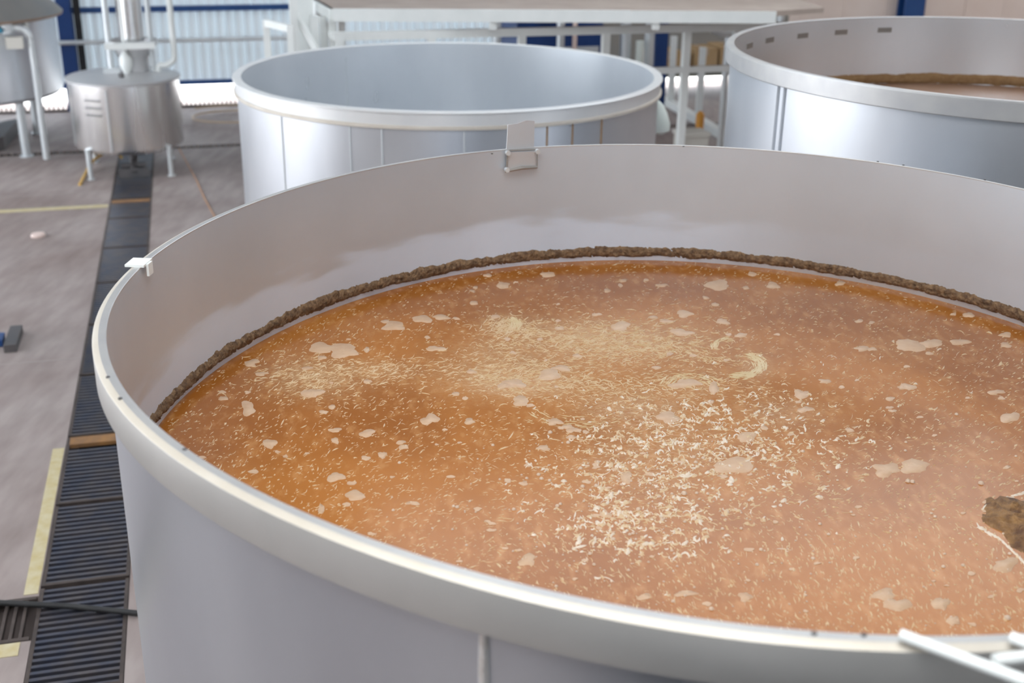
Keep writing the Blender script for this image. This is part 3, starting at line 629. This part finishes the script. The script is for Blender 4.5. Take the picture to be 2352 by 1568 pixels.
# ------------------------------------------------------------------ roof with a lit skylight and two added fill panels
rf = MB(); zr_ = 6.5
panels = [(-5.4, 1.6, -1.1, 2.3, 'fill_front'), (1.2, 8.2, 6.8, 10.4, 'skylight'), (10.6, 14.5, 12.5, 17.4, 'fill_back')]  # first added to lift the far vat wall, last to lift the beige wall
bprev = -5
for a0, a1, b0, b1, mm_ in panels: rf.hbox(-9.5, 15.2, bprev, b0, zr_, zr_+.1); rf.hbox(-9.5, a0, b0, b1, zr_, zr_+.1); rf.hbox(a1, 15.2, b0, b1, zr_, zr_+.1); bprev = b1
rf.hbox(-9.5, 15.2, bprev, 18.6, zr_, zr_+.1)
struct(rf.build('ceiling', M['roof'], origin=(0, 0, 0)))
for k, (a0, a1, b0, b1, mm_) in enumerate(panels):
    q = MB(); q.hbox(a0, a1, b0, b1, zr_+.02, zr_+.06); struct(q.build('ceiling_skylight_or_fill', M[mm_]))
# ------------------------------------------------------------------ small steel kettle on legs (pot still)
KC = H(-.73, 14.2); kr = .60
kt = thing('steel_kettle', 'small round polished steel kettle on short legs straddling the floor channel', 'kettle', KC)
q = MB(); q.lathe([(.001, .28), (kr-.05, .28), (kr-.01, .31), (kr, .34), (kr, 1.03)], KC[:2], 96); q.build('body', M['steel_bright'], kt)
q = MB(); q.lathe([(kr-.02, 1.02), (kr+.018, 1.03), (kr+.02, 1.055), (kr, 1.065), (.4, 1.085), (.001, 1.10)], KC[:2], 96); klid = q.build('lid', M['steel_matte'], kt)
for a, b in ((-.43, -.43), (.43, -.43), (-.43, .43), (.43, .43)):
    q = MB(); p = KC+AU*a+AV*b; q.tube([p+[0, 0, 0], p+[0, 0, .34]], [.026, .03], 12); q.tube([p, p+[0, 0, .012]], .045, 12); q.build('leg', M['pale_metal'], kt)
q = MB(); q.tube([KC+AU*-.17-AV*.598+[0, 0, z] for z in (.33, 1.0)], .008, 8); q.build('seam', M['steel_matte'], kt)
q = MB()
for zz in (.88, .80, .72): q.beam(KC+AU*-.40-AV*.46+[0, 0, zz], KC+AU*-.24-AV*.565+[0, 0, zz], .012, .012)
q.build('latch', M['grey_dark'], kt)
kn = MB(); p = KC-AV*.3; kn.tube([p+[0, 0, 1.08], p+[0, 0, 1.13]], .03, 12); kn.build('lid_knob', M['grey_dark'], kt).parent = klid
KB = H(-.60, 14.35)
q = MB(); q.lathe([(.16, 1.075), (.16, 1.24), (.20, 1.30), (.235, 1.36), (.235, 1.38)], KB[:2], 48); q.lathe([(.27, 1.375), (.28, 1.40), (.27, 1.425)], KB[:2], 48); knk = q.build('neck', M['steel_matte'], kt)
q = MB(); q.beam(KB-AU*.28-AV*.30+[0, 0, 1.40], KB+AU*.25-AV*.30+[0, 0, 1.40], .1, .06); q.build('flange', M['white'], kt).parent = knk
q = MB(); q.lathe([(.14, 1.42), (.14, 4.2)], KB[:2], 48, caps=(True, True)); q.build('column', M['steel_bright'], kt)
q = MB(); p = KB-AU*.08-AV*.22; q.lathe([(.02, 1.08), (.05, 1.13), (.068, 1.18), (.068, 1.25), (.045, 1.30), (.016, 1.34), (.014, 2.3)], p[:2], 24); q.build('safety_valve', M['white'], kt)
for a, r0, z0 in ((-.245, .035, 1.09), (.2, .03, 1.09)):
    q = MB(); p = KB+AU*a-AV*.1; q.tube([p+[0, 0, z0], p+[0, 0, 3.5]], r0, 14); q.build('riser_pipe', M['pale_metal'], kt)
q = MB(); p = KB-AU*.24-AV*.16; q.beam(p-AU*.09+[0, 0, 1.12], p+AU*.09+[0, 0, 1.12], .06, .05); q.build('fitting', M['pale_metal'], kt)
q = MB(); p = KB+AU*.44-AV*.1; q.tube(spline([p+[0, 0, 3.4], p+[0, 0, 1.6], p+[0, 0, 1.26], p-AU*.035+[0, 0, 1.185], p-AU*.1+[0, 0, 1.155], p-AU*.17+[0, 0, 1.15], p-AU*.19+[0, 0, 1.10], p-AU*.19+[0, 0, 1.07]], 6), .033, 14); q.build('swan_pipe', M['white'], kt)
# outlet valve under the kettle
q = MB(); p = H(-.70, 13.95); q.tube([p+[0, 0, .29], p+[0, 0, .16], p-AV*.15+[0, 0, .08], p-AV*.22+[0, 0, .05]], .045, 12); q.tube([p-AU*.13-AV*.1+[0, 0, .12], p+AU*.13-AV*.1+[0, 0, .12]], .03, 12); q.beam(p-AU*.16-AV*.2+[0, 0, .06], p+AU*.16-AV*.2+[0, 0, .06], .05, .1); q.build('outlet_valve', M['grey_dark'], kt)
q = MB(); q.tube(spline([onz(np.array(c, float), z) for c, z in (((183, 424), .012), ((198, 396), .03), ((212, 372), .08), ((240, 352), .12), ((268, 350), .12), ((280, 362), .05))]), .016, 10)
tag(q.build('hose', M['yellow_hose']), 'yellow hose looping out from beneath the small steel kettle', 'hose')
q = MB(); q.tube(spline([onz(np.array(c, float), .006) for c in ((412, 342), (430, 375), (452, 415), (470, 455), (492, 495), (505, 520))]), .006, 8)
tag(q.build('cord', M['orange_cord']), 'thin orange cord on the floor right of the small kettle', 'cord')
hs = MB()
c0 = H(.62, 16.9); hs.tube([c0+AU*(.55+.03*t)*math.cos(t)+AV*(.42+.02*t)*math.sin(t)+[0, 0, .014+.008*t] for t in np.linspace(1.2, 2*math.pi+2.4, 60)], .014, 8)
tag(hs.build('hose_coil', M['hose']), 'tan hose coiled on the floor by the wall gap', 'hose')
# ------------------------------------------------------------------ big lidded tank at the upper left
BC = H(-2.62, 15.75); br_ = 1.10
bt = thing('lidded_tank', 'large grey steel tank with a brown-edged lid and legs at the upper left', 'tank', BC)
q = MB(); q.lathe([(.001, .54), (.5, .57), (br_-.04, .66), (br_, .70), (br_, 1.62)], BC[:2], 96); q.build('body', M['steel'], bt)
q = MB(); q.lathe([(br_, 1.55), (br_+.09, 1.57), (br_+.10, 1.60)], BC[:2], 96); q.build('lid_edge', M['copper_edge'], bt)
q = MB(); q.lathe([(br_+.10, 1.60), (br_+.02, 1.68), (.7, 2.0), (.25, 2.3), (.25, 3.0)], BC[:2], 96); q.build('lid', M['grey_lid'], bt)
for an_ in (-45, 45, 135, 225):
    p = BC+AU*math.cos(math.radians(an_))*br_*.84+AV*math.sin(math.radians(an_))*br_*.84; q = MB(); q.tube([p, p+[0, 0, .78]], .05, 12); q.tube([p, p+[0, 0, .014]], .08, 12); q.build('leg', M['pale_metal'], bt)
pa = H(-1.72, 14.86)
q = MB(); q.tube(spline([pa+[0, 0, .01], pa+[0, 0, 1.25], pa+[0, 0, 1.40], pa-AU*.05+[0, 0, 1.49], pa-AU*.16+AV*.02+[0, 0, 1.52], pa-AU*.30+AV*.05+[0, 0, 1.53]], 6), .038, 14); dp = q.build('drain_pipe', M['pale_metal'], bt)
q = MB(); p = pa-AU*.24+AV*.02; q.tube([p+[0, 0, 1.46], p-AU*.0+[0, 0, 1.60]], .075, 14); q.build('valve', M['pale_metal'], bt).parent = dp
q = MB(); p = pa-AU*.17-AV*.02; q.beam(p-AU*.09+[0, 0, 1.36], p+AU*.09+[0, 0, 1.36], .12, .13); q.build('valve_box', M['skin_pale'], bt).parent = dp
q = MB(); p = pa-AU*.38-AV*.05; q.tube([p+[0, 0, 1.50], p+AU*.1+[0, 0, 1.50]], .03, 10); q.build('valve_stem', M['teal'], bt).parent = dp
q = MB(); p = pa-AU*.40-AV*.05; q.beam(p+[0, 0, 1.53], p+AU*.02+[0, 0, 1.24], .03, .05, up=(1, 0, 0)); q.build('valve_lever', M['black'], bt).parent = dp
q = MB(); p = BC+AU*.85-AV*.74; q.tube([p+[0, 0, 1.48], p+[0, 0, 1.60]], .028, 10); q.build('lid_clamp', M['white'], bt)
# dark steel trough at the left edge
q = MB(); p0 = H(-2.62, 14.95)
def trough(m, A, B, h0, h1, w0, w1):
    pass
q.prism([tuple(onz(np.array(c, float), 0)[:2]) for c in ((-170, 392), (12, 344), (48, 300), (-120, 330))], 0, .16)
tag(q.build('steel_trough', M['grey_dark']), 'dark steel block on the floor at the far left, under the lidded tank', 'trough')
# ------------------------------------------------------------------ stand foot at the left edge
ft = thing('machine_stand', 'blue machine leg on a black rubber foot at the left edge of the floor', 'stand', onz(np.array([20., 800.]), 0))
A = onz(np.array([24., 812.]), 0); B = onz(np.array([40., 764.]), 0); dB = (B-A)/np.linalg.norm(B-A)
q = MB(); q.beam(A+dB*.02+[0, 0, .03], B+[0, 0, .03], .085, .06); q.build('rubber_foot', M['grey_dark'], ft)
q = MB(); p = A*.5+B*.5-np.array([.05, 0, 0]); q.beam(p-AU*.02+[0, 0, .03], p-AU*.65+[0, 0, .05], .16, .05); q.beam(p-AU*.12+[0, 0, .03], p-AU*.7+[0, 0, .9], .09, .06); q.build('leg', M['blue'], ft)
P = onz(np.array([88., 543.]), 0)
q = MB(); q.lathe([(.062, 0), (.068, .01), (.06, .03), (.03, .034), (.001, .034)], P[:2], 24); tag(q.build('floor_disc', M['pink']), 'small round pale pink disc lying on the concrete left of the channel', 'disc')
# ------------------------------------------------------------------ raised platform and white railings
zt_ = 2.03; pA = H(1.32, 11.5, zt_); pB = H(5.45, 10.78, zt_); pC = H(6.05, 10.95, zt_); pD = H(1.15, 13.6, zt_)
pf = thing('raised_platform', 'brown-topped raised platform edged with a wide white beam behind the middle vat', 'platform', (*(pA+pB)[:2]/2, 0))
q = MB(); pE = H(6.4, 13.2, zt_)
q.prism([tuple(p[:2]) for p in (pA, pB, pC, pE, pD)], zt_-.05, zt_); q.build('deck', M['deck'], pf)
q = MB(); q.beam(pA+[0, 0, -.045], pB+[0, 0, -.06], .06, .11); q.build('edge_beam', M['white'], pf)
q = MB(); q.beam(pA+[0, 0, -.045], pD+[0, 0, -.045], .06, .09); q.build('edge_beam', M['white'], pf)
for t in (.355, .725):
    p = pA+(pB-pA)*t; q = MB(); q.hbox(p@AU-.03, p@AU+.03, p@AV-.02, p@AV+.04, 1.855, zt_-.05); q.build('stub_post', M['white'], pf)
for a, b in ((1.32, 11.56), (1.6, 13.2), (6.1, 13.0)):
    q = MB(); q.hbox(a-.035, a+.035, b-.035, b+.035, 0, zt_-.05); q.build('post', M['white'], pf)
rl = thing('railing', 'long white steel railing with square posts between the middle and right vats', 'railing', H(3.6, 11.36, 0))
for z, h, a0, a1 in ((1.81, .075, 1.30, 6.2), (1.405, .06, 1.30, 6.2)):
    q = MB(); q.beam(H(a0, 11.36, z), H(a1, 11.36, z), .06, h); q.build('rail', M['white'], rl)
for a in (1.36, 2.22, 3.10, 3.95, 4.80, 6.15):
    q = MB(); q.hbox(a-.036, a+.036, 11.325, 11.395, 0, 1.80); q.build('post', M['white'], rl)
gt = thing('gate', 'open white tubular gate leaf at the left end of the platform', 'gate', H(.8, 11.3, 0))
gA = H(.71, 11.5); gB = H(.89, 11.05)
for z in (1.925, 1.0): q = MB(); q.beam(gA+[0, 0, z], gB+[0, 0, z], .05, .06); q.build('rail', M['white'], gt)
for p in (gA, gB): q = MB(); q.beam(p+[0, 0, .02], p+[0, 0, 1.95], .055, .055, up=(1, 0, 0)); q.build('post', M['white'], gt)
fr_ = thing('railing', 'cluster of white uprights and sloping handrails at the platform corner beside the gate', 'railing', H(1.1, 11.9, 0))
for a, b, z in ((.97, 11.6, 2.6), (1.05, 11.75, 2.6), (1.10, 11.95, 2.5), (1.16, 12.1, 2.4), (1.16, 11.62, 1.97), (1.25, 11.7, 1.95)):
    q = MB(); q.hbox(a-.035, a+.035, b-.035, b+.035, 0, z); q.build('upright', M['white'], fr_)
mA = onz(np.array([772., 86.]), 1.79); 
q = MB(); q.beam(H(1.30, 11.42, 1.80), onz(np.array([716., 14.]), 1.80), .05, .065); q.build('handrail', M['white'], fr_)
q = MB(); q.beam(H(1.22, 11.45, 1.55), H(.98, 11.66, 2.0), .05, .05); q.build('brace', M['white'], fr_)
# white floor kerb fence further back on the right
fA = onz(np.array([1524., 236.]), 0); fB = onz(np.array([1700., 342.]), 0)
fn = thing('fence', 'low white fence with a thick bottom rail slanting across the far floor', 'fence', (fA+fB)/2)
q = MB(); q.beam(fA+[0, 0, .05], fB+[0, 0, .05], .12, .1); q.build('bottom_rail', M['white'], fn)
for pxy, zt2 in (((1539, 246), 1.02), ((1603, 282), 1.02)):
    p = onz(np.array(pxy, float), 0); q = MB(); q.beam(p, p+[0, 0, zt2], .085, .085, up=(1, 0, 0)); q.build('post', M['white'], fn)
# cardboard boxes on a low table against the wall
tbx = thing('work_table', 'dull green steel work table under the cardboard boxes at the far wall', 'table', H(7.6, 17.3))
q = MB(); q.hbox(6.4, 9.0, 16.9, 17.6, .36, .42); q.build('table_top', M['dirtgreen'], tbx)
for a in (6.45, 8.95):
    for b in (16.95, 17.55): q = MB(); q.hbox(a-.03, a+.03, b-.03, b+.03, 0, .36); q.build('leg', M['grey_dark'], tbx)
for k_, (a, w, h, lab) in enumerate(((6.90, .5, .30, 'leftmost brown cardboard box in the row on the far table, beside the dark post'), (7.52, .36, .33, 'middle brown cardboard box of the row on the far table'), (7.95, .42, .36, 'rightmost brown cardboard box of the row on the far table, next to the right vat'))):
    bx = thing('cardboard_box', lab, 'box', H(a, 17.25, .42), 'cardboard boxes at the far wall')
    q = MB(); q.hbox(a-w/2, a+w/2, 17.0, 17.5, .42, .42+h); q.build('carton', M['card'], bx)
    q = MB(); q.hbox(a-.03, a+.03, 16.997, 17.503, .42+h-.1, .42+h+.002); q.build('tape', M['hose'], bx)
# machinery glimpsed under the platform
q = thing('blue_machine', 'dark blue machine housing seen behind the railing under the platform', 'machine', H(4.3, 14.8))
x = MB(); x.hbox(3.9, 5.0, 14.5, 15.3, .1, 1.55); x.build('housing', M['blue_deep'], q)
x = MB(); x.lathe([(.25, 1.5), (.32, 1.62), (.2, 1.78), (.001, 1.8)], H(4.25, 14.7)[:2], 32); x.build('hopper', M['blue'], q)
x = MB(); x.hbox(3.95, 4.95, 14.49, 14.5, 1.1, 1.2); x.build('stripe', M['pale_metal'], q)
x = MB(); x.hbox(3.9, 5.0, 14.5, 15.3, 0, .1); x.build('plinth', M['grey_dark'], q)
for k_, (a, b, r, z, mm, lab) in enumerate(((3.62, 14.4, .05, 2.6, 'pale_metal', 'pale vertical pipe left of the blue machine'), (4.36, 14.2, .05, 2.6, 'pale_metal', 'pale vertical pipe in front of the blue machine'), (4.54, 14.2, .03, 2.6, 'pink', 'thin pinkish vertical pipe in front of the blue machine'),
    (5.34, 14.6, .07, 2.4, 'pale_metal', 'pale grey vertical pipe just right of the blue machine'), (5.5, 14.5, .05, 1.25, 'sack', 'short pale green pipe right of the blue machine'), (5.66, 14.6, .06, 2.4, 'pale_metal', 'pale vertical pipe beside the dark blue post'))):
    x = MB(); x.tube([H(a, b, 0), H(a, b, z)], r, 14); tag(x.build('standpipe', M[mm]), lab, 'pipe', 'vertical pipes under the platform')
x = MB(); x.hbox(5.86, 6.04, 14.9, 15.07, 0, 2.6); struct(x.build('column', M['blue_deep']))
# pipe frame behind the right end of the railing
pfm = thing('pipe_frame', 'white pipe elbow frame hanging behind the right end of the railing', 'pipe', H(6.6, 14.0, 1.0))
for path in ([H(5.75, 13.6, 1.62), H(6.2, 13.6, 1.44), H(6.75, 13.6, 1.40), H(6.95, 13.6, 1.5), H(6.95, 13.6, 1.9)],):
    x = MB(); x.tube(path, .045, 12); x.build('elbow_pipe', M['pale_metal'], pfm)
x = MB(); x.tube([H(6.28, 13.6, 0), H(6.28, 13.6, 1.42)], .04, 12); x.build('upright', M['pale_metal'], pfm)
# grey machine bulk on the floor right
x = MB(); x.hbox(8.2, 11.5, 14.6, 16.4, 0, .22); x.hbox(8.8, 11.5, 15.2, 16.0, .22, .42); tag(x.build('floor_machine', M['dirtgreen']), 'low dull grey machine base on the floor between the white fence and right vat', 'machine')
# hanging pale sack beside the middle vat
sk = thing('hanging_sack', 'pale greenish sack hanging on a strap from the middle vat rim', 'sack', onz(np.array([1512., 300.]), 1.3))
def ondist(px_, ref):
    d = pix(np.array(px_, float)); t = np.linalg.norm(np.array(ref)-[0, 0, CZ])/np.linalg.norm(d); return d*t+np.array([0, 0, CZ])
ref = (C2[0]+R*1.03, C2[1]+.3, Z2)
s0 = ondist((1511, 190), ref); s1 = ondist((1508, 232), ref); s2 = ondist((1514, 262), ref); s3 = ondist((1516, 302), ref)
x = MB(); x.tube([s0, s1], .014, 8); x.build('strap', M['white'], sk)
x = MB(); x.tube([s1, s1*.6+s2*.4, s2, s2*.4+s3*.6, s3, s3-[0, 0, .02]], [.02, .045, .06, .078, .07, .02], 16); x.build('bag', M['sack'], sk)
bxp = onz(np.array([1600., 372.]), 0)
bk = thing('plastic_crate', 'pale cream plastic crate at the foot of the railing post between the vats', 'crate', H(5.05, 11.7))
x = MB(); x.hbox(4.93, 5.22, 11.6, 11.85, 0, .66); x.build('crate_body', M['skin_pale'], bk)
x = MB(); x.hbox(4.915, 5.235, 11.585, 11.865, .66, .70); x.build('crate_rim', M['skin_pale'], bk)
op = H(5.9, 13.4); x = MB(); x.tube([op, op+[0, 0, .52], op+[0, 0, .56]], [.05, .05, .02], 12); tag(x.build('orange_canister', M['orange']), 'small orange canister standing behind the tall railing post', 'canister')
# ------------------------------------------------------------------ white rods over the near rim
wr_ = thing('rod_rack', 'white painted metal rods reaching over the vat rim at the bottom right corner', 'rack', onz(np.array([2250., 1530.]), ZR))
zz = ZR+.012
def rod(pts, r=.0085):
    x = MB(); x.tube(pts, r, 12); return x
E1 = onz(np.array([2068., 1457.]), zz); E2 = onz(np.array([2352., 1563.]), zz); E3 = E2+(E2-E1)*1.1
rod([E1, E2, E3]).build('rod', M['white'], wr_)
G1 = onz(np.array([2284., 1516.]), zz+.004); G2 = onz(np.array([2352., 1508.]), zz+.004); rod([G1, G2, G2+(G2-G1)*3]).build('rod', M['white'], wr_)
K1 = onz(np.array([2321., 1463.]), zz); K2 = onz(np.array([2352., 1475.]), zz); rod([K1, K2, K2+(K2-K1)*6]).build('rod', M['white'], wr_)
